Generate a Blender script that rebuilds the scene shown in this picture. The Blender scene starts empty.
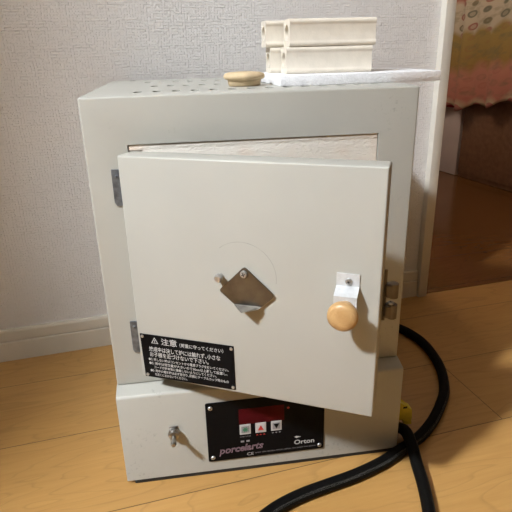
import bpy, bmesh, math, random
from mathutils import Vector, Matrix
PI = math.pi
random.seed(4)
SC = bpy.context.scene
COL = SC.collection

# ------------------------------------------------------------------ materials
def new_mat(name):
    m = bpy.data.materials.new(name); m.use_nodes = True
    nt = m.node_tree; b = nt.nodes['Principled BSDF']
    return m, nt, b

def N(nt, t, **kw):
    n = nt.nodes.new(t)
    for k, v in kw.items(): setattr(n, k, v)
    return n

def mapping(nt, scale=(1, 1, 1), coord='Object', rot=(0, 0, 0)):
    tc = N(nt, 'ShaderNodeTexCoord'); mp = N(nt, 'ShaderNodeMapping')
    mp.inputs['Scale'].default_value = scale; mp.inputs['Rotation'].default_value = rot
    nt.links.new(tc.outputs[coord], mp.inputs['Vector'])
    return mp.outputs['Vector']

def noise(nt, vec, scale, detail=3, rough=0.5, dist=0.0):
    n = N(nt, 'ShaderNodeTexNoise')
    n.inputs['Scale'].default_value = scale; n.inputs['Detail'].default_value = detail
    n.inputs['Roughness'].default_value = rough; n.inputs['Distortion'].default_value = dist
    nt.links.new(vec, n.inputs['Vector'])
    return n.outputs['Fac']

def ramp(nt, fac, stops, interp='LINEAR'):
    r = N(nt, 'ShaderNodeValToRGB'); r.color_ramp.interpolation = interp
    e = r.color_ramp.elements
    while len(e) < len(stops): e.new(0.5)
    for k, (p, c) in enumerate(stops):
        e[k].position = p; e[k].color = (*c, 1) if len(c) == 3 else c
    nt.links.new(fac, r.inputs['Fac'])
    return r.outputs['Color']

def mix(nt, fac, a, b, mode='MIX'):
    m = N(nt, 'ShaderNodeMix', data_type='RGBA', blend_type=mode)
    for sock, v in ((m.inputs[0], fac), (m.inputs[6], a), (m.inputs[7], b)):
        if isinstance(v, (int, float)): sock.default_value = v
        elif isinstance(v, tuple): sock.default_value = (*v, 1)
        else: nt.links.new(v, sock)
    return m.outputs[2]

def math_(nt, op, a, b=None, c=None, clamp=False):
    m = N(nt, 'ShaderNodeMath', operation=op); m.use_clamp = clamp
    for s, v in zip(m.inputs, (a, b, c)):
        if v is None: continue
        if isinstance(v, (int, float)): s.default_value = v
        else: nt.links.new(v, s)
    return m.outputs[0]

def bump(nt, bsdf, height, strength=0.3, dist=0.001):
    b = N(nt, 'ShaderNodeBump'); b.inputs['Strength'].default_value = strength
    b.inputs['Distance'].default_value = dist
    nt.links.new(height, b.inputs['Height']); nt.links.new(b.outputs['Normal'], bsdf.inputs['Normal'])

def simple(name, col, rough=0.5, metal=0.0, var=0.0, vscale=60, bmp=0.0, bscale=300, bdist=0.0005, spec=None):
    m, nt, b = new_mat(name)
    b.inputs['Base Color'].default_value = (*col, 1)
    b.inputs['Roughness'].default_value = rough; b.inputs['Metallic'].default_value = metal
    if spec is not None: b.inputs['Specular IOR Level'].default_value = spec
    v = mapping(nt)
    if var:
        f = noise(nt, v, vscale, 4)
        lo = tuple(max(0, c * (1 - var)) for c in col); hi = tuple(min(1, c * (1 + var)) for c in col)
        nt.links.new(ramp(nt, f, [(0.3, lo), (0.7, hi)]), b.inputs['Base Color'])
    if bmp:
        bump(nt, b, noise(nt, v, bscale, 2), bmp, bdist)
    return m

def painted(name, col, scuff=True, ring=False):
    m, nt, b = new_mat(name)
    b.inputs['Roughness'].default_value = 0.42
    b.inputs['Specular IOR Level'].default_value = 0.35
    v = mapping(nt)
    base = ramp(nt, noise(nt, v, 9, 4), [(0.3, tuple(c * .96 for c in col)), (0.7, tuple(min(1, c * 1.02) for c in col))])
    if scuff:                                # faint rubbed patches and specks of grime
        f1 = noise(nt, v, 14, 2); f2 = noise(nt, v, 170, 5, 0.7)
        m1 = ramp(nt, f1, [(0.56, (0, 0, 0)), (0.66, (1, 1, 1))])
        m2 = ramp(nt, f2, [(0.56, (0, 0, 0)), (0.64, (1, 1, 1))])
        k = mix(nt, 1.0, m1, m2, 'MULTIPLY')
        k = math_(nt, 'MULTIPLY', k, 0.6)
        base = mix(nt, k, base, tuple(c * .62 for c in col))
    if ring:                                 # the arc the swinging peephole cover has rubbed into the paint
        tc = N(nt, 'ShaderNodeTexCoord'); sp = N(nt, 'ShaderNodeSeparateXYZ')
        nt.links.new(tc.outputs['Object'], sp.inputs[0])
        dx = math_(nt, 'SUBTRACT', sp.outputs[0], 0.1365); dz = math_(nt, 'SUBTRACT', sp.outputs[2], 0.3215)
        r = math_(nt, 'SQRT', math_(nt, 'ADD', math_(nt, 'MULTIPLY', dx, dx), math_(nt, 'MULTIPLY', dz, dz)))
        dd = math_(nt, 'ABSOLUTE', math_(nt, 'SUBTRACT', r, 0.0385))
        line = math_(nt, 'LESS_THAN', dd, 0.00038)
        half = math_(nt, 'GREATER_THAN', math_(nt, 'ADD', math_(nt, 'MULTIPLY', dx, 0.55), dz), 0.016)
        ok = math_(nt, 'MULTIPLY', math_(nt, 'MULTIPLY', line, half), ramp(nt, noise(nt, v, 60, 1), [(0.3, (.25,) * 3), (0.6, (.7,) * 3)]))
        base = mix(nt, ok, base, tuple(c * .62 for c in col))
    nt.links.new(base, b.inputs['Base Color'])
    bump(nt, b, noise(nt, v, 500, 2), 0.08, 0.0003)
    return m

CREAM = (0.455, 0.45, 0.405)
M = {}
M['case'] = painted('cream enamelled steel', CREAM)
M['door'] = painted('cream enamelled steel of the door', CREAM, scuff=False, ring=True)
M['black'] = simple('black printed plate', (0.003, 0.003, 0.0035), 0.6, var=.2, spec=.1)
M['base'] = simple('black base steel', (0.015, 0.014, 0.013), 0.7, var=.2)
M['ink'] = simple('white print', (0.55, 0.55, 0.54), 0.6, var=.05)
M['ink_dim'] = simple('thin white print', (0.30, 0.29, 0.30), 0.6, var=.05)
M['ink_pink'] = simple('pink outline print', (0.33, 0.22, 0.27), 0.6, var=.05)
M['ink_red'] = simple('red print', (0.55, 0.03, 0.03), 0.5, var=.05)
M['ink_green'] = simple('green print', (0.05, 0.22, 0.12), 0.5, var=.05)
M['redglass'] = simple('dark red display window', (0.060, 0.002, 0.004), 0.6, var=.15, spec=.1)
M['steel'] = simple('zinc plated steel', (0.50, 0.50, 0.49), 0.32, .75, var=.12, vscale=200)
M['bluesteel'] = simple('galvanised hinge steel', (0.22, 0.25, 0.29), 0.5, 0.8, var=.35, vscale=120)
M['alu'] = simple('brushed aluminium', (0.66, 0.68, 0.69), 0.38, 0.25, var=.1, vscale=150)
M['brownsteel'] = simple('heat browned steel', (0.15, 0.14, 0.125), 0.28, 0.9, var=.25, vscale=60)
M['catch'] = simple('dull bronze steel', (0.16, 0.135, 0.11), 0.45, 0.7, var=.2)
M['yellow'] = simple('yellow plastic', (0.62, 0.50, 0.03), 0.45, var=.08)
M['darkhole'] = simple('dark socket', (0.01, 0.01, 0.01), 0.8, var=.1)
M['post'] = simple('cream fired ceramic', (0.72, 0.66, 0.56), 0.75, var=.05, vscale=80, bmp=.25, bscale=500)
M['board'] = simple('white ceramic fibre board', (0.86, 0.86, 0.87), 0.9, var=.05, vscale=200, bmp=.9, bscale=420, bdist=.0012)
M['plug'] = simple('pale beige fireclay', (0.60, 0.46, 0.28), 0.8, var=.12, vscale=90, bmp=.3, bscale=300)
M['trimw'] = simple('cream painted trim', (0.66, 0.61, 0.52), 0.45, var=.03, vscale=20)
M['casing'] = simple('cream painted casing', (0.66, 0.62, 0.54), 0.4, var=.03, vscale=20)
M['ceil'] = simple('ceiling paper', (0.7, 0.68, 0.64), 0.9, var=.03)
M['panelw'] = simple('pinkish white panel', (0.50, 0.43, 0.42), 0.5, var=.04, vscale=10)
M['red'] = simple('dark red cloth', (0.25, 0.012, 0.02), 0.9, var=.2)

def fibre():
    m, nt, b = new_mat('white ceramic fibre insulation')
    v = mapping(nt)
    f = noise(nt, v, 9, 3)
    nt.links.new(ramp(nt, f, [(0.50, (.80, .76, .68)), (0.66, (.78, .62, .50))]), b.inputs['Base Color'])
    b.inputs['Roughness'].default_value = 0.95
    mp = mapping(nt, (1, 1, 2.2), rot=(0, .7, 0))
    bump(nt, b, noise(nt, mp, 230, 4, .6), 0.9, 0.002)
    return m
M['fibre'] = fibre()

def knobwood():
    m, nt, b = new_mat('pale varnished beech')
    v = mapping(nt, (1, 6, 1))
    f = noise(nt, v, 90, 4, .6, .6)
    nt.links.new(ramp(nt, f, [(0.3, (.45, .26, .10)), (0.7, (.58, .37, .17))]), b.inputs['Base Color'])
    b.inputs['Roughness'].default_value = 0.38
    return m
M['knob'] = knobwood()

def cordmat():
    m, nt, b = new_mat('black rubber cable with faint white print')
    b.inputs['Roughness'].default_value = 0.6
    b.inputs['Specular IOR Level'].default_value = 0.08
    uv = N(nt, 'ShaderNodeUVMap'); sp = N(nt, 'ShaderNodeSeparateXYZ')
    nt.links.new(uv.outputs[0], sp.inputs[0])
    # u runs round the cable, v along it in metres
    du = math_(nt, 'ABSOLUTE', math_(nt, 'SUBTRACT', sp.outputs[0], 0.40))
    band = math_(nt, 'LESS_THAN', du, 0.035)
    cmb = N(nt, 'ShaderNodeCombineXYZ'); nt.links.new(math_(nt, 'MULTIPLY', sp.outputs[0], 8), cmb.inputs[0]); nt.links.new(sp.outputs[1], cmb.inputs[1])
    f = noise(nt, cmb.outputs[0], 260, 1); g = noise(nt, cmb.outputs[0], 18, 1)
    k = math_(nt, 'MULTIPLY', math_(nt, 'MULTIPLY', band, math_(nt, 'GREATER_THAN', f, 0.54)), math_(nt, 'GREATER_THAN', g, 0.47))
    nt.links.new(mix(nt, k, (.004, .0038, .0035), (.14, .14, .13)), b.inputs['Base Color'])
    return m
M['cord'] = cordmat()

def wallpaper():
    m, nt, b = new_mat('cream woven texture wallpaper')
    b.inputs['Roughness'].default_value = 0.85
    b.inputs['Specular IOR Level'].default_value = 0.25
    # woven relief: short raised threads lying level and upright, laid out on a slightly wandering grid
    tc = N(nt, 'ShaderNodeTexCoord'); sp = N(nt, 'ShaderNodeSeparateXYZ'); nt.links.new(tc.outputs['Object'], sp.inputs[0])
    v0 = mapping(nt)
    wx = math_(nt, 'MULTIPLY', math_(nt, 'SUBTRACT', noise(nt, v0, 26, 2), .5), .006)
    wz = math_(nt, 'MULTIPLY', math_(nt, 'SUBTRACT', noise(nt, mapping(nt, (1.3, 1, 1.1)), 31, 2), .5), .006)
    X = math_(nt, 'ADD', sp.outputs[0], wx); Z = math_(nt, 'ADD', sp.outputs[2], wz)
    def threads(a, b_, w_, h_):
        c = N(nt, 'ShaderNodeCombineXYZ'); nt.links.new(a, c.inputs[0]); nt.links.new(b_, c.inputs[1])
        br = N(nt, 'ShaderNodeTexBrick', offset=.37); nt.links.new(c.outputs[0], br.inputs['Vector'])
        br.inputs['Color1'].default_value = (.25,) * 3 + (1,); br.inputs['Color2'].default_value = (1, 1, 1, 1); br.inputs['Mortar'].default_value = (.12, .12, .12, 1)
        br.inputs['Scale'].default_value = 1; br.inputs['Mortar Size'].default_value = .0009; br.inputs['Mortar Smooth'].default_value = 1.0
        br.inputs['Brick Width'].default_value = w_; br.inputs['Row Height'].default_value = h_
        return br.outputs['Color']
    h = math_(nt, 'MAXIMUM', threads(X, Z, .0125, .0046), math_(nt, 'MULTIPLY', threads(Z, X, .0105, .0048), .9))
    v = mapping(nt)
    base = ramp(nt, noise(nt, v, 3, 2), [(0.3, (.77, .745, .72)), (0.7, (.80, .775, .75))])
    nt.links.new(base, b.inputs['Base Color'])
    bump(nt, b, h, 1.0, 0.0019)
    return m
M['wall'] = wallpaper()

BW = 0.1685      # floor board width
def floormat(name, c_lo, c_hi, rough, joints=True, off=0.0):
    m, nt, b = new_mat(name)
    tc = N(nt, 'ShaderNodeTexCoord'); sp = N(nt, 'ShaderNodeSeparateXYZ')
    nt.links.new(tc.outputs['Object'], sp.inputs[0])
    X, Y = sp.outputs[0], sp.outputs[1]
    row = math_(nt, 'DIVIDE', math_(nt, 'ADD', Y, 0.100 + off), BW)
    fr = math_(nt, 'FRACT', row); rid = math_(nt, 'FLOOR', row)
    wn = N(nt, 'ShaderNodeTexWhiteNoise', noise_dimensions='1D'); nt.links.new(rid, wn.inputs['W'])
    # end joints: the row whose joint shows in the photo is at x = .324
    xo = math_(nt, 'ADD', X, math_(nt, 'MULTIPLY', math_(nt, 'ADD', rid, 2.0), 0.93))
    cx = math_(nt, 'DIVIDE', math_(nt, 'ADD', xo, 1.82 - .324), 1.82)
    fx = math_(nt, 'FRACT', cx); xid = math_(nt, 'FLOOR', cx)
    s1 = math_(nt, 'LESS_THAN', math_(nt, 'ABSOLUTE', math_(nt, 'SUBTRACT', math_(nt, 'FRACT', math_(nt, 'ADD', fr, .5)), .5)), 0.0045)
    s2 = math_(nt, 'LESS_THAN', math_(nt, 'ABSOLUTE', math_(nt, 'SUBTRACT', math_(nt, 'FRACT', math_(nt, 'ADD', fx, .5)), .5)), 0.0004)
    seam = math_(nt, 'MAXIMUM', s1, s2)
    wn2 = N(nt, 'ShaderNodeTexWhiteNoise', noise_dimensions='2D')
    cb = N(nt, 'ShaderNodeCombineXYZ'); nt.links.new(rid, cb.inputs[0]); nt.links.new(xid, cb.inputs[1]); nt.links.new(cb.outputs[0], wn2.inputs['Vector'])
    # grain: contour lines of a stretched noise, shifted for each board
    cv = N(nt, 'ShaderNodeCombineXYZ')
    nt.links.new(math_(nt, 'MULTIPLY', X, 0.26), cv.inputs[0]); nt.links.new(Y, cv.inputs[1])
    nt.links.new(math_(nt, 'MULTIPLY', math_(nt, 'ADD', rid, math_(nt, 'MULTIPLY', xid, 3.7)), 1.7), cv.inputs[2])
    big = noise(nt, cv.outputs[0], 7.5, 3, .55, .5)
    rings = math_(nt, 'FRACT', math_(nt, 'MULTIPLY', big, 15))
    ringl = ramp(nt, rings, [(0.0, (0, 0, 0)), (0.80, (.10,) * 3), (0.93, (1, 1, 1)), (1.0, (0, 0, 0))])
    cv2 = N(nt, 'ShaderNodeCombineXYZ'); nt.links.new(math_(nt, 'MULTIPLY', X, .07), cv2.inputs[0]); nt.links.new(Y, cv2.inputs[1]); nt.links.new(rid, cv2.inputs[2])
    fine = noise(nt, cv2.outputs[0], 130, 4, .6)
    base = ramp(nt, fine, [(0.25, c_lo), (0.75, c_hi)])
    base = mix(nt, math_(nt, 'MULTIPLY', ringl, .34), base, tuple(c * .62 for c in c_lo))
    tone = N(nt, 'ShaderNodeMapRange'); nt.links.new(wn2.outputs['Value'], tone.inputs[0]); tone.inputs[3].default_value = .90; tone.inputs[4].default_value = 1.05
    hsv = N(nt, 'ShaderNodeHueSaturation'); nt.links.new(tone.outputs[0], hsv.inputs['Value']); nt.links.new(base, hsv.inputs['Color'])
    knots = ramp(nt, noise(nt, cv.outputs[0], 70, 2), [(0.76, (0, 0, 0)), (0.80, (1, 1, 1))])
    base = mix(nt, math_(nt, 'MULTIPLY', knots, .5), hsv.outputs['Color'], tuple(c * .4 for c in c_lo))
    base = mix(nt, math_(nt, 'MULTIPLY', seam, .8), base, tuple(c * .16 for c in c_lo))
    nt.links.new(base, b.inputs['Base Color'])
    b.inputs['Roughness'].default_value = rough
    b.inputs['Specular IOR Level'].default_value = 0.4
    bump(nt, b, math_(nt, 'ADD', math_(nt, 'MULTIPLY', seam, -1.0), math_(nt, 'MULTIPLY', fine, .12)), 0.35, 0.001)
    return m
M['floor'] = floormat('pale maple floorboards', (.42, .225, .068), (.50, .285, .092), .36)
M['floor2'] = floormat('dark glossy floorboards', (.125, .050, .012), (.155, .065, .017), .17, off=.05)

def walnut():
    m, nt, b = new_mat('dark walnut veneer')
    mp = mapping(nt, (1, .12, 1))
    f = noise(nt, mp, 45, 5, .6, .3)
    nt.links.new(ramp(nt, f, [(0.3, (.14, .068, .036)), (0.7, (.21, .11, .062))]), b.inputs['Base Color'])
    b.inputs['Roughness'].default_value = 0.45
    return m
M['walnut'] = walnut()

def floral():
    """scalloped bands of cream, gold and rose with small rosettes; V = height, Y = along the cloth"""
    m, nt, b = new_mat('floral printed cotton')
    b.inputs['Roughness'].default_value = 0.9
    uv = N(nt, 'ShaderNodeUVMap'); sp = N(nt, 'ShaderNodeSeparateXYZ'); nt.links.new(uv.outputs[0], sp.inputs[0])
    U, V = sp.outputs[0], sp.outputs[1]          # metres
    mp = N(nt, 'ShaderNodeCombineXYZ'); nt.links.new(math_(nt, 'MULTIPLY', U, .50), mp.inputs[0]); nt.links.new(V, mp.inputs[1])
    vec = mp.outputs[0]
    wob = math_(nt, 'MULTIPLY', math_(nt, 'SUBTRACT', noise(nt, vec, 9, 2), .5), .07)
    scal = math_(nt, 'MULTIPLY', math_(nt, 'ABSOLUTE', math_(nt, 'SINE', math_(nt, 'MULTIPLY', U, 34))), -.022)
    h = math_(nt, 'ADD', math_(nt, 'ADD', V, wob), scal)
    hv = math_(nt, 'DIVIDE', h, 0.60)
    bands = ramp(nt, math_(nt, 'FRACT', hv), [(0.0, (.42, .34, .22)), (0.05, (.40, .15, .11)), (0.20, (.46, .20, .14)), (0.27, (.30, .19, .055)),
                                   (0.46, (.31, .22, .07)), (0.50, (.46, .40, .31)), (0.655, (.48, .42, .33)), (0.69, (.36, .11, .09)), (1.0, (.38, .13, .11))], 'LINEAR')
    # rosettes
    vo = N(nt, 'ShaderNodeTexVoronoi'); vo.inputs['Scale'].default_value = 25; vo.inputs['Randomness'].default_value = .30
    nt.links.new(vec, vo.inputs['Vector'])
    d = vo.outputs['Distance']
    spot = ramp(nt, d, [(0.0, (.1,) * 3), (0.10, (.5,) * 3), (0.16, (.35,) * 3), (0.22, (1,) * 3), (0.30, (1,) * 3), (0.36, (0,) * 3)])
    rc = N(nt, 'ShaderNodeSeparateColor'); nt.links.new(vo.outputs['Color'], rc.inputs[0])
    scol = ramp(nt, rc.outputs[0], [(0.0, (.09, .10, .07)), (0.5, (.13, .11, .06)), (0.55, (.26, .06, .05)), (1.0, (.22, .16, .05))], 'CONSTANT')
    inband = ramp(nt, math_(nt, 'FRACT', hv), [(0.0, (.25,) * 3), (.46, (.2,) * 3), (.50, (1,) * 3), (.655, (1,) * 3), (.69, (.15,) * 3)])
    c = mix(nt, math_(nt, 'MULTIPLY', math_(nt, 'MULTIPLY', spot, .8), inband), bands, scol)
    bl = ramp(nt, noise(nt, vec, 22, 3, .6), [(0.52, (0,) * 3), (0.62, (1,) * 3)])
    c = mix(nt, math_(nt, 'MULTIPLY', bl, .35), c, (.12, .13, .075))
    nt.links.new(c, b.inputs['Base Color'])
    return m
M['floral'] = floral()

# ------------------------------------------------------------------ geometry helpers
def link(name, me, parent=None, mats=()):
    o = bpy.data.objects.new(name, me); COL.objects.link(o)
    if parent is not None: o.parent = parent
    for m in mats: me.materials.append(m)
    return o

def finish(name, bm, mat, parent=None, smooth=False, angle=35):
    bmesh.ops.recalc_face_normals(bm, faces=bm.faces[:])
    me = bpy.data.meshes.new(name); bm.to_mesh(me); bm.free()
    mats = mat if isinstance(mat, (list, tuple)) else [mat]
    o = link(name, me, parent, mats)
    if smooth:
        for p in me.polygons: p.use_smooth = True
        me.set_sharp_from_angle(angle=math.radians(angle))
    return o

def box(bm, x0, x1, y0, y1, z0, z1, bev=0.0, seg=2, mi=0):
    r = bmesh.ops.create_cube(bm, size=1.0)
    vs = r['verts']
    for v in vs:
        v.co = Vector(((x0 + x1) / 2 + v.co.x * (x1 - x0), (y0 + y1) / 2 + v.co.y * (y1 - y0), (z0 + z1) / 2 + v.co.z * (z1 - z0)))
    fs = {f for v in vs for f in v.link_faces}
    for f in fs: f.material_index = mi
    if bev:
        es = list({e for v in vs for e in v.link_edges})
        bmesh.ops.bevel(bm, geom=es, offset=bev, segments=seg, affect='EDGES', profile=.5)
    return vs

def prism(bm, poly, axis, a0, a1, mi=0, bev=0):
    """poly: 2D outline; extruded along axis 'x' (poly = y,z), 'y' (x,z) or 'z' (x,y)"""
    def P(p, a):
        return {'x': (a, p[0], p[1]), 'y': (p[0], a, p[1]), 'z': (p[0], p[1], a)}[axis]
    A = [bm.verts.new(P(p, a0)) for p in poly]; B = [bm.verts.new(P(p, a1)) for p in poly]
    fs = [bm.faces.new(A), bm.faces.new(B[::-1])]
    n = len(poly)
    for i in range(n): fs.append(bm.faces.new((A[i], B[i], B[(i + 1) % n], A[(i + 1) % n])))
    for f in fs: f.material_index = mi
    if bev:
        bmesh.ops.bevel(bm, geom=list({e for f in fs for e in f.edges}), offset=bev, segments=2, affect='EDGES', profile=.5)
    return fs

def lathe(bm, prof, origin, axis, seg=32, mi=0):
    """prof: (radius, distance along axis)"""
    axis = Vector(axis).normalized(); q = Vector((0, 0, 1)).rotation_difference(axis); o = Vector(origin)
    rings = []
    for r, h in prof:
        if r < 1e-6: rings.append([bm.verts.new(o + q @ Vector((0, 0, h)))])
        else: rings.append([bm.verts.new(o + q @ Vector((r * math.cos(2 * PI * k / seg), r * math.sin(2 * PI * k / seg), h))) for k in range(seg)])
    for a, b in zip(rings, rings[1:]):
        for k in range(seg):
            k2 = (k + 1) % seg
            if len(a) == 1 and len(b) == 1: continue
            if len(a) == 1: f = bm.faces.new((a[0], b[k], b[k2]))
            elif len(b) == 1: f = bm.faces.new((a[k], b[0], a[k2]))
            else: f = bm.faces.new((a[k], b[k], b[k2], a[k2]))
            f.material_index = mi

def thing(name, label, cat, loc=(0, 0, 0), rz=0.0, group=None):
    o = bpy.data.objects.new(name, None); COL.objects.link(o)
    o.empty_display_size = .05
    o.location = loc; o.rotation_euler = (0, 0, rz)
    tag(o, label, cat, group); return o

def tag(o, label, cat, group=None):
    o['label'] = label; o['category'] = cat
    if group: o['group'] = group
    return o

def struct(name, bm, mat, **kw):
    o = finish(name, bm, mat, **kw); o['kind'] = 'structure'; return o

def cut(o, cutter_bm):
    bmesh.ops.recalc_face_normals(cutter_bm, faces=cutter_bm.faces[:])
    me = bpy.data.meshes.new('cutter'); cutter_bm.to_mesh(me); cutter_bm.free()
    c = bpy.data.objects.new('cutter', me); COL.objects.link(c)
    c.matrix_world = o.matrix_world
    md = o.modifiers.new('cut', 'BOOLEAN'); md.object = c; md.operation = 'DIFFERENCE'; md.solver = 'EXACT'
    mw = o.parent; o.parent = None; loc = o.matrix_basis.copy(); o.matrix_basis = Matrix()
    bpy.context.view_layer.update()
    dg = bpy.context.evaluated_depsgraph_get()
    nm = bpy.data.meshes.new_from_object(o.evaluated_get(dg))
    o.modifiers.clear(); old = o.data; o.data = nm; nm.name = old.name
    o.parent = mw; o.matrix_basis = loc
    bpy.data.objects.remove(c); bpy.data.meshes.remove(me)
    nm.set_sharp_from_angle(angle=math.radians(35))

def text_mesh(bm, body, x, z, size, y, width=None, mi=1, thick=0.0, offset=0.0, shear=0.0, outline=False, slope=0.0):
    """writing standing in the XZ plane at depth y, read from -y; fitted to width"""
    c = bpy.data.curves.new('t', 'FONT'); c.body = body; c.size = 1.0; c.offset = offset; c.shear = shear
    c.resolution_u = 3; c.extrude = 0
    o = bpy.data.objects.new('t', c); COL.objects.link(o)
    bpy.context.view_layer.update()
    me = bpy.data.meshes.new_from_object(o)
    xs = [v.co.x for v in me.vertices] or [0, 1]
    w0 = max(xs) - min(xs); x00 = min(xs)
    sx = size if width is None else width / w0
    for v in me.vertices:
        lx = (v.co.x - x00) * sx
        v.co = Vector((x + lx, y, z + v.co.y * size + slope * lx))
    n0 = len(bm.faces)
    bm.from_mesh(me)
    bm.faces.ensure_lookup_table()
    for f in bm.faces[n0:]:
        f.material_index = mi; f.smooth = False
        f.normal_update()
        if f.normal.y > 0: f.normal_flip()
    bpy.data.objects.remove(o); bpy.data.curves.remove(c); bpy.data.meshes.remove(me)

def finish_keep(name, bm, mats, parent):
    me = bpy.data.meshes.new(name); bm.to_mesh(me); bm.free()
    return link(name, me, parent, mats)

def tube(name, pts, r, mat, parent=None, seg=14, caps=True, res=10):
    """Catmull-Rom tube through pts, UVs: u round, v metres along"""
    P = [Vector(p) for p in pts]; Q = []
    ext = [P[0] * 2 - P[1]] + P + [P[-1] * 2 - P[-2]]
    for i in range(1, len(ext) - 2):
        p0, p1, p2, p3 = ext[i - 1:i + 3]
        for k in range(res):
            t = k / res
            Q.append(.5 * ((2 * p1) + (p2 - p0) * t + (2 * p0 - 5 * p1 + 4 * p2 - p3) * t * t + (3 * p1 - p0 - 3 * p2 + p3) * t ** 3))
    Q.append(P[-1])
    bm = bmesh.new(); uvl = bm.loops.layers.uv.new('UVMap'); rings = []; L = [0]
    for a, b in zip(Q, Q[1:]): L.append(L[-1] + (b - a).length)
    for i, q in enumerate(Q):
        d = (Q[min(i + 1, len(Q) - 1)] - Q[max(i - 1, 0)]).normalized()
        up = Vector((0, 0, 1)) if abs(d.z) < .9 else Vector((1, 0, 0))
        s = d.cross(up).normalized(); u = s.cross(d)
        rings.append([bm.verts.new(q + r * (math.cos(2 * PI * k / seg) * s + math.sin(2 * PI * k / seg) * u)) for k in range(seg)])
    for i in range(len(rings) - 1):
        for k in range(seg):
            f = bm.faces.new((rings[i][k], rings[i][(k + 1) % seg], rings[i + 1][(k + 1) % seg], rings[i + 1][k])); f.smooth = True
            for lp, (uu, vv) in zip(f.loops, ((k / seg, L[i]), ((k + 1) / seg, L[i]), ((k + 1) / seg, L[i + 1]), (k / seg, L[i + 1]))):
                lp[uvl].uv = (uu, vv)
    if caps:
        bm.faces.new(rings[0][::-1]); bm.faces.new(rings[-1])
    return finish(name, bm, mat, parent, smooth=True, angle=60)

# ------------------------------------------------------------------ frames
# world: the wall face is the plane Y = 0 (room at Y < 0), Z up.  The kiln stands turned by -ANG in front of it.
ANG = math.atan(.1355)
cA, sA = math.cos(ANG), math.sin(ANG)
KLOC = Vector((-.4047 * sA, -.4047 * cA, 0))
KM = Matrix.Translation(KLOC) @ Matrix.Rotation(-ANG, 4, 'Z')
def K(x, y, z): return KM @ Vector((x, y, z))

# ------------------------------------------------------------------ the setting
bm = bmesh.new(); box(bm, -3.0, 2.6, -2.6, 0.0, -.05, 0); struct('floor', bm, M['floor'])
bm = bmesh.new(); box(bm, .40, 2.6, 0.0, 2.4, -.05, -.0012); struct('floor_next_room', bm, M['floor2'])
bm = bmesh.new(); box(bm, -3.0, .458, 0.0, .12, 0, 2.9); box(bm, 1.36, 2.6, 0, .12, 0, 2.9); box(bm, .458, 1.36, 0, .12, 2.02, 2.9)
struct('wall_back', bm, M['wall'])
bm = bmesh.new(); box(bm, 1.9, 2.0, .12, 2.4, 0, 2.9); box(bm, .30, 2.0, 2.3, 2.4, 0, 2.9); box(bm, .2, .3, .12, 2.4, 0, 2.9); struct('wall_next_room', bm, M['wall'])
bm = bmesh.new(); box(bm, -3.0, 2.6, -2.6, 2.4, 2.9, 2.95); struct('ceiling', bm, M['ceil'])
# added blocker, unseen left of the frame, shades the left wall and floor
bm = bmesh.new(); box(bm, -1.60, -1.50, -.905, -.001, .001, 2.899); box(bm, -1.60, -1.50, -1.00, -.9055, .001, 1.66); struct('shade_blocker_left', bm, M['wall'])
# skirting: plain board with a groove and a rounded cap
bm = bmesh.new()
prism(bm, [(0, 0), (-.0085, 0), (-.0085, .0385), (-.0070, .0398), (-.0045, .0400), (-.0045, .0416), (-.0075, .0420), (-.0075, .0600), (-.0060, .0642), (0, .0645)], 'x', -1.499, .4375)
bb = struct('baseboard_back', bm, M['trimw'])
# door casing and jamb
bm = bmesh.new()
box(bm, .4385, .4605, -.016, .135, 0, 2.035, .0015); box(bm, 1.36, 1.382, -.016, .135, 0, 2.035, .0015); box(bm, .4605, 1.36, -.016, .135, 2.012, 2.035, .0015)
struct('door_1', bm, M['casing'], smooth=True)
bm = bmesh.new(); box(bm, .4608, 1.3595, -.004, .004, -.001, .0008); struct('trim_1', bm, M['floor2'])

# ------------------------------------------------------------------ furniture of the next room
AX = Vector((1.2736, 1.1342, 0)); DX = Vector((.0555, -.9985, 0)).normalized(); NX = Vector((-DX.y, DX.x, 0))   # NX points away from the camera (+x)
frz = math.atan2(DX.y, DX.x)
cab = thing('low_cabinet', 'low dark walnut cabinet with a pale end panel below the floral cloth', 'cabinet', AX, frz)
# local x runs towards the camera along the front, local y points +x (away): DX rotated +90 = NX
bm = bmesh.new(); box(bm, -.25, .105, 0, .45, .0, .291, .002); finish('end_panel', bm, M['panelw'], cab, True)
bm = bmesh.new(); box(bm, .118, .95, .006, .45, .0, .34, .002); finish('body', bm, M['walnut'], cab, True)
bm = bmesh.new(); box(bm, .121, .53, .0, .0055, .020, .335, .0015); finish('drawer_front', bm, M['walnut'], cab, True)
bm = bmesh.new(); box(bm, .535, .945, .0, .0055, .020, .335, .0015); finish('drawer_front', bm, M['walnut'], cab, True)

def curtain():
    bm = bmesh.new(); uvl = bm.loops.layers.uv.new('UVMap')
    nu, nv = 150, 60; G = []
    x0, x1, zt = -.28, .92, 1.15
    for i in range(nu + 1):
        s = i / nu; x = x0 + (x1 - x0) * s
        hem = .287 + .010 * math.sin((x - .02) * 38) + max(0, x - .16) * .26 + .012 * math.sin(x * 11)
        col_ = []
        for j in range(nv + 1):
            t = j / nv; z = zt + (hem - zt) * t
            a = .3 + .7 * t
            y = -.045 + a * (.016 * math.sin(x * 27 + .5 * math.sin(z * 5)) + .009 * math.sin(x * 61 + 1.3 + z * 3)) \
                - a * .030 * math.exp(-((x - .31 + (z - .3) * .10) / .030) ** 2)
            col_.append(bm.verts.new((x, y, z)))
        G.append(col_)
    for i in range(nu):
        for j in range(nv):
            f = bm.faces.new((G[i][j], G[i][j + 1], G[i + 1][j + 1], G[i + 1][j])); f.smooth = True
            for lp in f.loops: lp[uvl].uv = (lp.vert.co.x, lp.vert.co.z - .287 - max(0, lp.vert.co.x - .16) * .2)
    me = bpy.data.meshes.new('cloth'); bm.to_mesh(me); bm.free()
    return me
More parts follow.
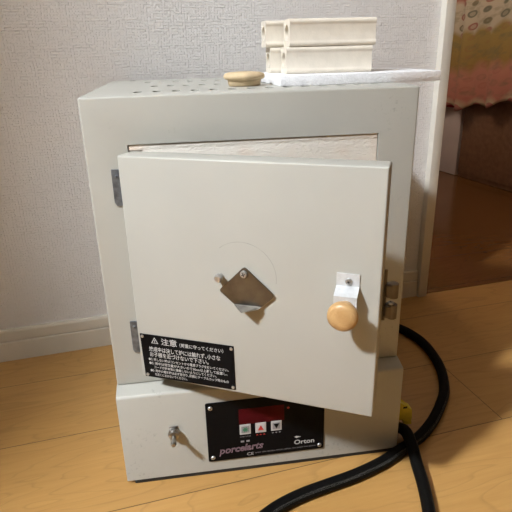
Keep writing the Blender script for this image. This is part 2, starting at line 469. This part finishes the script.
cur = thing('floral_curtain', 'floral cloth in rose, gold and cream hanging in the next room', 'curtain', AX, frz)
cl = link('cloth', curtain(), cur, [M['floral']])
md = cl.modifiers.new('thick', 'SOLIDIFY'); md.thickness = .003
bm = bmesh.new(); box(bm, -.27, .10, -.020, -.012, .293, .40, .002); finish('red_lining', bm, M['red'], cur)
bm = bmesh.new(); lathe(bm, [(0, 0), (.012, 0), (.012, 1.35), (0, 1.35)], (-.35, -.040, 1.155), (1, 0, 0), 16); finish('rod', bm, M['walnut'], cur, True)
for xx in (-.3, .95):
    bm = bmesh.new(); box(bm, xx - .008, xx + .008, -.040, .64, 1.146, 1.160); finish('rod_bracket', bm, M['steel'], cur)

# ------------------------------------------------------------------ the kiln
H, D, HW, CW = .5045, .3484, .190, .1907
PR = .0229
kiln = thing('electric_kiln', 'cream front-loading electric kiln with its door ajar on the wooden floor', 'kiln', KLOC, -ANG)

# upper case: hollow steel box with door opening and vent slots in the top
bm = bmesh.new(); box(bm, -HW - .0014, HW, 0, D, .1447, H, .0024, 3)
body = finish('upper_case', bm, M['case'], kiln, True)
cb = bmesh.new(); box(cb, -.186, .186, .003, D - .003, .149, H - .0022); cut(body, cb)
cb = bmesh.new(); box(cb, -.145, .1437, -.01, .006, .172, .4530); cut(body, cb)
cb = bmesh.new()
def slot(x, y, w=.0048, l=.0110):
    pts = []
    for k in range(6): a = PI * k / 5; pts.append((x + w * math.cos(a), y + l - w + w * math.sin(a)))
    for k in range(6): a = PI + PI * k / 5; pts.append((x + w * math.cos(a), y - l + w + w * math.sin(a)))
    prism(cb, pts, 'z', H - .006, H + .006)
for k in range(14):
    slot(-.1315 + .0222 * k, .0555)
    slot(-.1155 + .0215 * k, .162)
for k in range(13):
    slot(-.1290 + .0216 * k, .268)
slot(-.1560, .333)
cut(body, cb)

bm = bmesh.new(); box(bm, -.1440, .1427, .0014, .02, .4462, .4524, .0004); box(bm, -.129, .1427, .0014, .02, .18, .4470, .0004); box(bm, -.1845, .1845, .0062, D - .012, .151, .4620, .001)
ins = finish('insulation', bm, M['fibre'], kiln)
cb = bmesh.new(); box(cb, -.105, .105, -.02, .24, .215, .405); cut(ins, cb)

# control box with the stepped, folded front
bm = bmesh.new()
prism(bm, [(-PR, .0065), (-PR, .1370), (-PR + .0006, .1392), (-PR + .0024, .1410), (-.0005, .1443), (D - .004, .1443), (D - .004, .0065)], 'x', -CW - .0012, CW)
es = [e for e in bm.edges if abs(e.verts[0].co.x) > .19 and (e.verts[0].co.x * e.verts[1].co.x) > 0 and max(e.verts[0].co.y, e.verts[1].co.y) < .02]
bmesh.ops.bevel(bm, geom=es, offset=.0016, segments=2, affect='EDGES', profile=.5)
for c0, r0, dpt in (((-.178, .013), .010, .0012), ((-.181, .124), .008, .0010)): pass
finish('control_box', bm, M['case'], kiln, True)
bm = bmesh.new(); box(bm, -CW + .009, CW - .004, -PR + .0008, D - .012, 0, .0067, .0008); finish('base_plate', bm, M['base'], kiln)

def screw(name, parent, origin, axis, r, h=.0018, mat='steel', slot_=True):
    bm = bmesh.new()
    lathe(bm, [(0, 0), (r, 0), (r, h * .45), (r * .82, h * .85), (r * .4, h), (0, h)], origin, axis, 20)
    q = Vector((0, 0, 1)).rotation_difference(Vector(axis).normalized())
    if slot_:
        for ang in (0.4, 0.4 + PI / 2):
            vs = box(bm, -r * .55, r * .55, -r * .10, r * .10, h * .8, h * 1.04, mi=1)
            for v in vs: v.co = Vector(origin) + q @ (Matrix.Rotation(ang, 3, 'Z') @ v.co)
    return finish(name, bm, [M[mat], M['darkhole']], parent, True)

# control panel ------------------------------------------------
def FY(off): return -PR - off
panel_bm = bmesh.new()
pts = []
for cx_, cz_, a0 in ((.0785, .1165, 0), (-.0785, .1165, PI / 2), (-.0785, .0255, PI), (.0785, .0255, 3 * PI / 2)):
    for k in range(4): a = a0 + PI / 2 * k / 3; pts.append((cx_ + .002 * math.cos(a), cz_ + .002 * math.sin(a)))
prism(panel_bm, pts, 'y', FY(0.0), FY(.0016))
panel = finish('control_panel', panel_bm, M['black'], kiln); panel['label'] = 'black control panel with red display and three buttons'
bm = bmesh.new(); box(bm, -.0370, .0245, FY(.0019), FY(.0016), .0795, .1045, .0001, 1); finish('display', bm, M['redglass'], panel)['label'] = 'dark red display window'
bm = bmesh.new(); lathe(bm, [(0, 0), (.0017, 0), (.0014, .0004), (0, .0006)], (.0302, FY(.0016), .0985), (0, -1, 0), 14); finish('indicator_light', bm, M['ink_red'], panel, True)
def button(x0, x1, z0, z1, kind):
    bm = bmesh.new(); box(bm, x0, x1, FY(.0022), FY(.0016), z0, z1, .0004, 1, mi=0)
    cx_, cz_ = (x0 + x1) / 2, (z0 + z1) / 2; y0, y1 = FY(.0026), FY(.0022)
    w, h = (x1 - x0) * .36, (z1 - z0) * .33
    box(bm, cx_ - w, cx_ + w, y0, y1, cz_ - h, cz_ + h, mi=1)
    y0, y1 = FY(.0029), FY(.0026)
    if kind == 'up': prism(bm, [(cx_ - w * .75, cz_ - h * .7), (cx_ + w * .75, cz_ - h * .7), (cx_, cz_ + h * .8)], 'y', y0, y1, mi=2)
    if kind == 'down': prism(bm, [(cx_ - w * .75, cz_ + h * .7), (cx_ + w * .75, cz_ + h * .7), (cx_, cz_ - h * .8)], 'y', y0, y1, mi=2)
    if kind == 'star':
        star = []
        for k in range(16):
            a = 2 * PI * k / 16; rr = h * (.95 if k % 2 else .42); star.append((cx_ + rr * math.cos(a), cz_ + rr * math.sin(a)))
        prism(bm, star, 'y', y0, y1, mi=2)
    cols = {'up': ['ink', 'ink_dim', 'ink_red'], 'down': ['ink', 'ink_dim', 'black'], 'star': ['ink', 'ink_dim', 'ink_green']}[kind]
    if kind == 'up': cols[0] = 'ink'; cols[1] = 'ink'
    return finish('button', bm, [M[c] for c in cols], panel)
button(-.0365, -.0214, .0632, .0795, 'star')['label'] = 'white button with green star symbol'
button(-.0152, -.0004, .0634, .0797, 'up')['label'] = 'white button with red up arrow'
button(.0063, .0209, .0637, .0797, 'down')['label'] = 'white button with black down arrow'
bm = bmesh.new(); yt = FY(.00175)
text_mesh(bm, 'porcelarts', -.0660, .0345, .0150, yt, .0615, mi=1, offset=.028, shear=.18, slope=.045)
text_mesh(bm, 'porcelarts', -.0660, .0345, .0150, yt - .00006, .0615, mi=2, offset=-.022, shear=.18, slope=.045)
text_mesh(bm, 'CE', -.0275, .0268, .0068, yt, .0090, mi=0)
text_mesh(bm, '220W 100V 50/60Hz MODEL SERIAL NO. MADE FOR JAPAN', -.0165, .0290, .0026, yt, .085, mi=3)
text_mesh(bm, 'Orton', .0385, .0358, .0105, yt, .0285, mi=0, offset=.02)
text_mesh(bm, 'START STOP', -.0365, .0585, .0022, yt, .0150, mi=3)
text_mesh(bm, '■ ■', -.0355, .0500, .0040, yt, .012, mi=3)
text_mesh(bm, '▲ ▲ ▲', -.0145, .0590, .0028, yt, .0130, mi=4)
text_mesh(bm, '▼ ▼ ▼', .0070, .0590, .0028, yt, .0130, mi=3)
v0 = [bm.verts.new((a, yt, c)) for a, c in ((.0385, .0486), (.0420, .0500), (.0485, .0478), (.0435, .0472), (.0420, .0462))]
bm.faces.new(v0).material_index = 0
finish_keep('lettering', bm, [M['ink'], M['ink_pink'], M['black'], M['ink_dim'], M['ink_red']], panel)['label'] = 'white and pink printed lettering'
for x, z in ((-.0741, .1112), (-.0741, .0300), (.0743, .0300), (.0745, .1112)):
    screw('screw', panel, (x, FY(.0016), z), (0, -1, 0), .0030)

# toggle switch on the left of the control box -----------------
tx, tz = -.1236, .0795
sw = bmesh.new()
box(sw, tx - .0056, tx + .0056, FY(.0012), FY(0), tz - .004, tz + .0092, .0003, 1)
M['toggle'] = simple('dull nickel', (0.34, 0.33, 0.31), 0.3, 1.0, var=.15, vscale=200)
swo = finish('toggle_switch', sw, M['toggle'], kiln, True)
bm = bmesh.new()
prism(bm, [(tx + .0084 * math.cos(PI / 3 * k + .2), tz - .001 + .0084 * math.sin(PI / 3 * k + .2)) for k in range(6)], 'y', FY(.0050), FY(.0010), bev=.0005)
lathe(bm, [(.0060, 0), (.0066, .0005), (.0064, .0045), (.0040, .0055), (0, .0055)], (tx, FY(.0040), tz - .001), (0, -1, 0), 20)
finish('nut', bm, M['toggle'], swo, True)
bm = bmesh.new(); lathe(bm, [(0, 0), (.0026, 0), (.0028, .006), (.0036, .012), (.0038, .0150), (.0028, .0175), (0, .0180)], (tx, FY(.0070), tz - .001), (-.04, -.99, -.06), 18)
finish('lever', bm, M['toggle'], swo, True)

# yellow connector on the right side ---------------------------
bm = bmesh.new()
prism(bm, [(.000, .072), (.0080, .0640), (.0250, .0480), (.0340, .0450), (.0355, .0270), (.000, .0270)], 'y', .008, .024, bev=.0018)
prism(bm, [(.0200, .0270), (.0345, .0270), (.0355, .0215), (.0230, .0215)], 'y', .009, .022, bev=.001)
prism(bm, [(.0220, .0210), (.0350, .0210), (.0360, .0170), (.0245, .0170)], 'y', .009, .022, bev=.001)
for v in bm.verts: v.co.x += CW
box(bm, CW + .0190, CW + .0255, .0076, .0084, .0480, .0515, .0001, mi=1)
conn = finish('socket', bm, [M['yellow'], M['darkhole']], kiln, True); conn['label'] = 'yellow plastic connector on the right side'

# hinges --------------------------------------------------------
for z0, z1 in ((.3850, .4268), (.1919, .2363)):
    bm = bmesh.new()
    prism(bm, [(-.1655, z0 + .004), (-.1655, z1), (-.1500, z1), (-.1500, z0), (-.1630, z0)], 'y', -.0016, 0)
    lathe(bm, [(0, 0), (.0032, 0), (.0032, z1 - z0), (0, z1 - z0)], (-.1520, -.0035, z0), (0, 0, 1), 14)
    hg = finish('hinge', bm, M['bluesteel'], kiln, True); hg['label'] = 'grey steel hinge leaf'
    for zz in ((z0 + z1) / 2 + .013, (z0 + z1) / 2 - .013):
        pass
    screw('hinge_screw', hg, (-.1600, -.0016, z1 - .008), (0, -1, 0), .0022, .0010, 'bluesteel')

# door: local x across, local y inwards, z up -------------------
AN = .4705; DWID = .2825; Z0, Z1 = .1694, .4449; DT = .0300
bm = bmesh.new(); box(bm, -.0018, DWID + .0004, 0, DT, Z0, Z1 + .0006, .0020, 3)
door = finish('door', bm, M['door'], kiln, True)
door.location = (-.1539, -.0208, 0); door.rotation_euler = (0, 0, -AN)
door['label'] = 'cream steel kiln door standing ajar'
bm = bmesh.new(); box(bm, .030, DWID - .045, DT - .001, DT + .018, Z0 + .035, Z1 - .035, .004, 2); finish('door_insulation', bm, M['fibre'], door)

# warning sticker
bm = bmesh.new()
q = [(.0018, .2303), (.1233, .2325), (.1237, .1735), (.0036, .1703)]
prism(bm, q, 'y', -.0009, 0)
yt = -.00105; sl = .028
def L(s, x, z, size, w): text_mesh(bm, s, x, z, size, yt, w, mi=1, slope=sl, offset=.012)
# warning triangle
for tri, mi, yy in (([(.0165, .2195), (.0262, .2198), (.0214, .2280)], 1, yt), ([(.0180, .2203), (.0247, .2205), (.0214, .2262)], 0, yt - .00004)):
    f = bm.faces.new([bm.verts.new((a, yy, c)) for a, c in tri]); f.material_index = mi
text_mesh(bm, '!', .0208, .2208, .0052, yt - .00008, .0011, mi=1, offset=.02)
L('注意', .0300, .2198, .0098, .0210)
L('（厳重に守ってください）', .0545, .2205, .0058, .0560)
L('焼成中は決して炉には触れず､小さな', .0128, .2085, .0072, .0935)
L('お子様を近づけないで下さい。', .0130, .2010, .0072, .0780)
L('●使用しない時はコンセントから電源プラグを抜いてください。', .0105, .1948, .0043, .1055)
L('●使用中は発熱量が大きいので30cm以上離して設置し､', .0108, .1893, .0043, .1035)
L('コードが炉本体に接触しないようにしてください。', .0172, .1843, .0043, .0830)
L('●使用中の電気炉は必ず見守り､周囲にテーブルカップ等のもの', .0115, .1788, .0043, .1040)
L('を近くにおかないでください。', .0172, .1737, .0043, .0440)
for x, z in ((.0050, .2272), (.1205, .2290), (.1208, .1768), (.0068, .1735)):
    lathe(bm, [(0, 0), (.0021, 0), (.0018, .0009), (0, .0012)], (x, -.0009, z), (0, -1, 0), 12, mi=2)
st = finish_keep('warning_sticker', bm, [M['black'], M['ink'], M['steel']], door); st['label'] = 'black warning plate with white Japanese lettering'

# knob bracket: plate, step outwards, drop to the knob
prof = [(0, .3375), (-.0014, .3375), (-.0014, .3240), (-.0155, .3185), (-.0155, .2945), (-.0141, .2945), (-.0141, .3172), (0, .3228)]
bm = bmesh.new(); prism(bm, prof, 'x', .2385, .2617)
br = finish('knob_bracket', bm, M['alu'], door, True); br['label'] = 'silver bent metal bracket'
screw('bracket_screw', door, (.2510, -.0014, .3292), (0, -1, 0), .0036, .0022)
bm = bmesh.new()
lathe(bm, [(0, 0), (.0085, 0), (.0075, .003), (.0078, .006), (.0110, .009), (.0142, .0125), (.0153, .0165), (.0148, .0200), (.0120, .0225), (.0070, .0238), (0, .0240)], (.2510, -.0155, .3060), (0, -1, 0), 36)
finish('knob', bm, M['knob'], door, True, 60)['label'] = 'round pale wooden knob'

# swinging peephole cover: square plate hung by a corner, lower corner folded out
bm = bmesh.new()
def Q(pts3, t=.0012):
    """sheet from a 3D outline (x, out, z), thickness t towards the door"""
    A = [bm.verts.new((x, -o, z)) for x, o, z in pts3]; B = [bm.verts.new((x, -o + t, z)) for x, o, z in pts3]
    bm.faces.new(A); bm.faces.new(B[::-1])
    for i in range(len(A)): bm.faces.new((A[i], B[i], B[(i + 1) % len(A)], A[(i + 1) % len(A)]))
def rnd(c, a, b, r, k=4):
    c, a, b = Vector(c), Vector(a), Vector(b); p = c + (a - c).normalized() * r; q_ = c + (b - c).normalized() * r
    return [tuple((1 - t) ** 2 * p + 2 * t * (1 - t) * c + t * t * q_) for t in [i / k for i in range(k + 1)]]
T_, R_, L_ = (.1406, .0035, .3340), (.1745, .0035, .3035), (.1103, .0035, .3030)
Af, Bf = (.1272, .0035, .2885), (.1590, .0035, .2890)
out = rnd(T_, L_, R_, .004) + rnd(R_, T_, Bf, .005) + [Bf, Af] + rnd(L_, Af, T_, .003)
Q(out)
C_, D_ = (.1415, .0200, .2876), (.1565, .0085, .2880)
Q([Af, Bf, D_, C_])
pc = finish('peephole_cover', bm, M['brownsteel'], door); pc['label'] = 'brown square metal peephole cover with folded corner'
screw('pivot_screw', pc, (.1402, -.0035, .3255), (0, -1, 0), .0042, .0030)
bm = bmesh.new()
lathe(bm, [(0, 0), (.0030, 0), (.0030, .006), (.0046, .0062), (.0046, .0090), (.0036, .0112), (0, .0118)], (.1120, 0, .3190), (0, -1, 0), 20)
finish('stop_bolt', bm, M['steel'], door, True)

# roller catch on the inner edge of the door
bm = bmesh.new(); box(bm, DWID - .022, DWID + .0035, DT, DT + .0018, .2740, .3330, .0005, 1)
ca = finish('roller_catch', bm, M['catch'], door); ca['label'] = 'bronze double roller catch'
for zc in (.3105, .2865):
    bm = bmesh.new(); box(bm, DWID + .0020, DWID + .0110, DT - .0045, DT + .0060, zc - .0078, zc + .0078, .0025, 3)
    lathe(bm, [(0, 0), (.0040, 0), (.0052, .0008), (.0052, .0165), (.0040, .0173), (0, .0173)], (DWID + .0105, DT + .0008, zc - .00865), (0, 0, 1), 20)
    finish('roller', bm, M['catch'], ca, True)
screw('catch_screw', ca, (DWID + .0085, DT, .2952), (0, 0, 1), .0038, .0022)

# ------------------------------------------------------------------ things on top of the kiln
def onkiln(name, label, cat, loc, rz=0.0, group=None): return thing(name, label, cat, K(*loc), -ANG + rz, group)
# white fibre board (corners from the photo, in kiln coordinates)
bm = bmesh.new()
quad = [(.0393, .0649), (.2550, .0805), (.2470, .1980), (.0345, .1850)]
cx_, cy_ = .14, .13
prism(bm, [(x - cx_, y - cy_) for x, y in quad], 'z', 0, .0125, bev=.0012)
bd = finish('fibre_board', bm, M['board'], None, True)
bd.location = K(cx_, cy_, H); bd.rotation_euler = (0, 0, -ANG)
tag(bd, 'flat white fibre board lying on the kiln top under the stacked posts', 'board')
ZB = H + .0125

def post_mesh():
    """hollow rectangular kiln post: ridge along top and bottom edges, oval bore"""
    Lh, W_, Hh = .0565, .0190, .0163
    out = []
    # side outline (y,z): rounded bead at top and bottom, flat web between
    def side(s):
        r = .0036; pts = []
        for k in range(7):
            a = -PI / 2 + (PI / 2 + .75) * k / 6; pts.append((s * (W_ - r + r * math.cos(a)), -Hh + r + r * math.sin(a)))
        pts += [(s * (W_ - .0016), -Hh + 2 * r + .0004), (s * (W_ - .0016), Hh - 2 * r - .0004)]
        for k in range(7):
            a = -.75 + (PI / 2 + .75) * k / 6; pts.append((s * (W_ - r + r * math.cos(a)), Hh - r + r * math.sin(a)))
        return pts
    out = side(1) + side(-1)[::-1]
    bm = bmesh.new(); prism(bm, out, 'x', -Lh, Lh)
    o = finish('post_proto', bm, M['post'], None, True, 50)
    cb = bmesh.new()
    prism(cb, [(.0120 * math.cos(2 * PI * k / 24), .0098 * math.sin(2 * PI * k / 24)) for k in range(24)], 'x', -Lh - .01, Lh + .01)
    cut(o, cb)
    me = o.data; bpy.data.objects.remove(o); return me
PM = post_mesh()
def post(x, y, z, rz, label):
    o = link('kiln_post', PM if PM.users else PM, None)
    o.location = K(x, y, z + .0163); o.rotation_euler = (0, 0, -ANG + rz)
    tag(o, label, 'kiln post', 'hollow ceramic kiln posts stacked on the fibre board'); return o
HB = .0328
post(.1110, .1200, ZB, 0.00, 'cream hollow ceramic post, lower layer, front one nearest the camera')
post(.0975, .1615, ZB, 0.00, 'cream hollow ceramic post, lower layer, mostly hidden behind the front one')
post(.1146, .1195, ZB + HB, 0.01, 'cream hollow ceramic post, upper layer, front one nearest the camera')
post(.0915, .1610, ZB + HB, 0.00, 'cream hollow ceramic post, upper layer, behind and left of the front one')

bm = bmesh.new()
lathe(bm, [(0, 0), (.0185, 0), (.0205, .001), (.0215, .0075), (.0240, .0082), (.0262, .0098), (.0265, .0125), (.0250, .0150), (.0200, .0166), (.012, .0172), (0, .0174)], (0, 0, 0), (0, 0, 1), 40)
pg = finish('peephole_plug', bm, M['plug'], None, True, 60)
pg.location = K(.0005, .108, H); pg.rotation_euler = (0, 0, .4)
tag(pg, 'small round beige plug lying on the kiln top left of the white board', 'plug')

# ------------------------------------------------------------------ cables
R = .0086
cA_pts = [(.02, .385, R), (.14, .372, R), (.235, .358, R), (.298, .336, R), (.3309, .3022, R), (.3470, .2665, R), (.3527, .2264, R), (.3490, .1758, R), (.3390, .1348, R), (.3220, .0934, R), (.3040, .0650, R), (.2700, .0239, R), (.2370, -.0060, R), (.2100, -.0225, R), (.1845, -.0363, R), (.1556, -.0515, R), (.1148, -.0666, R), (.0754, -.0770, R), (.0410, -.0860, R), (.0109, -.0969, R), (-.0133, -.1101, R), (-.0386, -.1297, R), (-.09, -.18, R), (-.16, -.28, R), (-.22, -.42, R), (-.24, -.60, R), (-.20, -.80, R)]
pa = tube('power_cord', [K(*p) for p in cA_pts], R, M['cord'])
tag(pa, 'thick black cable looping from behind the kiln round its right side to the lower left', 'cable')
cB_pts = [(.2015, .0100, .0130), (.2045, .0005, .0200), (.2058, -.0180, .0265), (.2045, -.0420, .0220), (.2020, -.0640, .0125), (.1964, -.0967, R), (.1854, -.1362, R), (.1720, -.1720, R), (.150, -.23, R), (.13, -.34, R), (.14, -.50, R), (.19, -.68, R)]
pb = tube('power_cord', [K(*p) for p in cB_pts], R * .97, M['cord'])
tag(pb, 'black cable leaving the yellow connector and crossing over the loop towards the lower edge', 'cable')

# ------------------------------------------------------------------ light
def lamp(name, loc, power, radius, col):
    l = bpy.data.lights.new(name, 'POINT'); l.energy = power; l.shadow_soft_size = radius; l.color = col
    o = bpy.data.objects.new(name, l); COL.objects.link(o); o.location = loc; return o
lamp('ceiling_lamp_light', (-2.38, -1.53, 2.81), 560, .11, (.95, 1.0, 1.06))
lamp('warm_fill_light', (.60, -2.20, 1.55), 8, .25, (1.0, .66, .36))  # added warm fill for the shaded casing and wall, no real lamp
lamp('next_room_fill_light', (.42, .85, 1.35), 13, .16, (1.0, .80, .62))  # added fill that lifts the dark next room, its source is invented
w = bpy.data.worlds.new('World'); SC.world = w; w.use_nodes = True
w.node_tree.nodes['Background'].inputs[0].default_value = (1.0, .68, .38, 1)
w.node_tree.nodes['Background'].inputs[1].default_value = .02

# ------------------------------------------------------------------ camera (solved from the photograph)
def cam():
    f, cx, cy, cz, rx, rr, rz = 528.10, -.088158, -.600202, .547021, 1.198889, -.025034, -.137712
    Rm = Matrix.Rotation(rz, 4, 'Z') @ Matrix.Rotation(rx, 4, 'X') @ Matrix.Rotation(rr, 4, 'Z')
    c = bpy.data.cameras.new('camera'); c.sensor_width = 36; c.lens = f / 512 * 36; c.clip_start = .01
    o = bpy.data.objects.new('camera', c); COL.objects.link(o)
    o.matrix_world = KM @ Matrix.Translation((cx, cy, cz)) @ Rm
    SC.camera = o
cam()
SC.view_settings.view_transform = 'Standard'; SC.view_settings.look = 'None'
SC.view_settings.gamma = 1; SC.view_settings.use_curve_mapping = False
SC.view_settings.exposure = 0.21
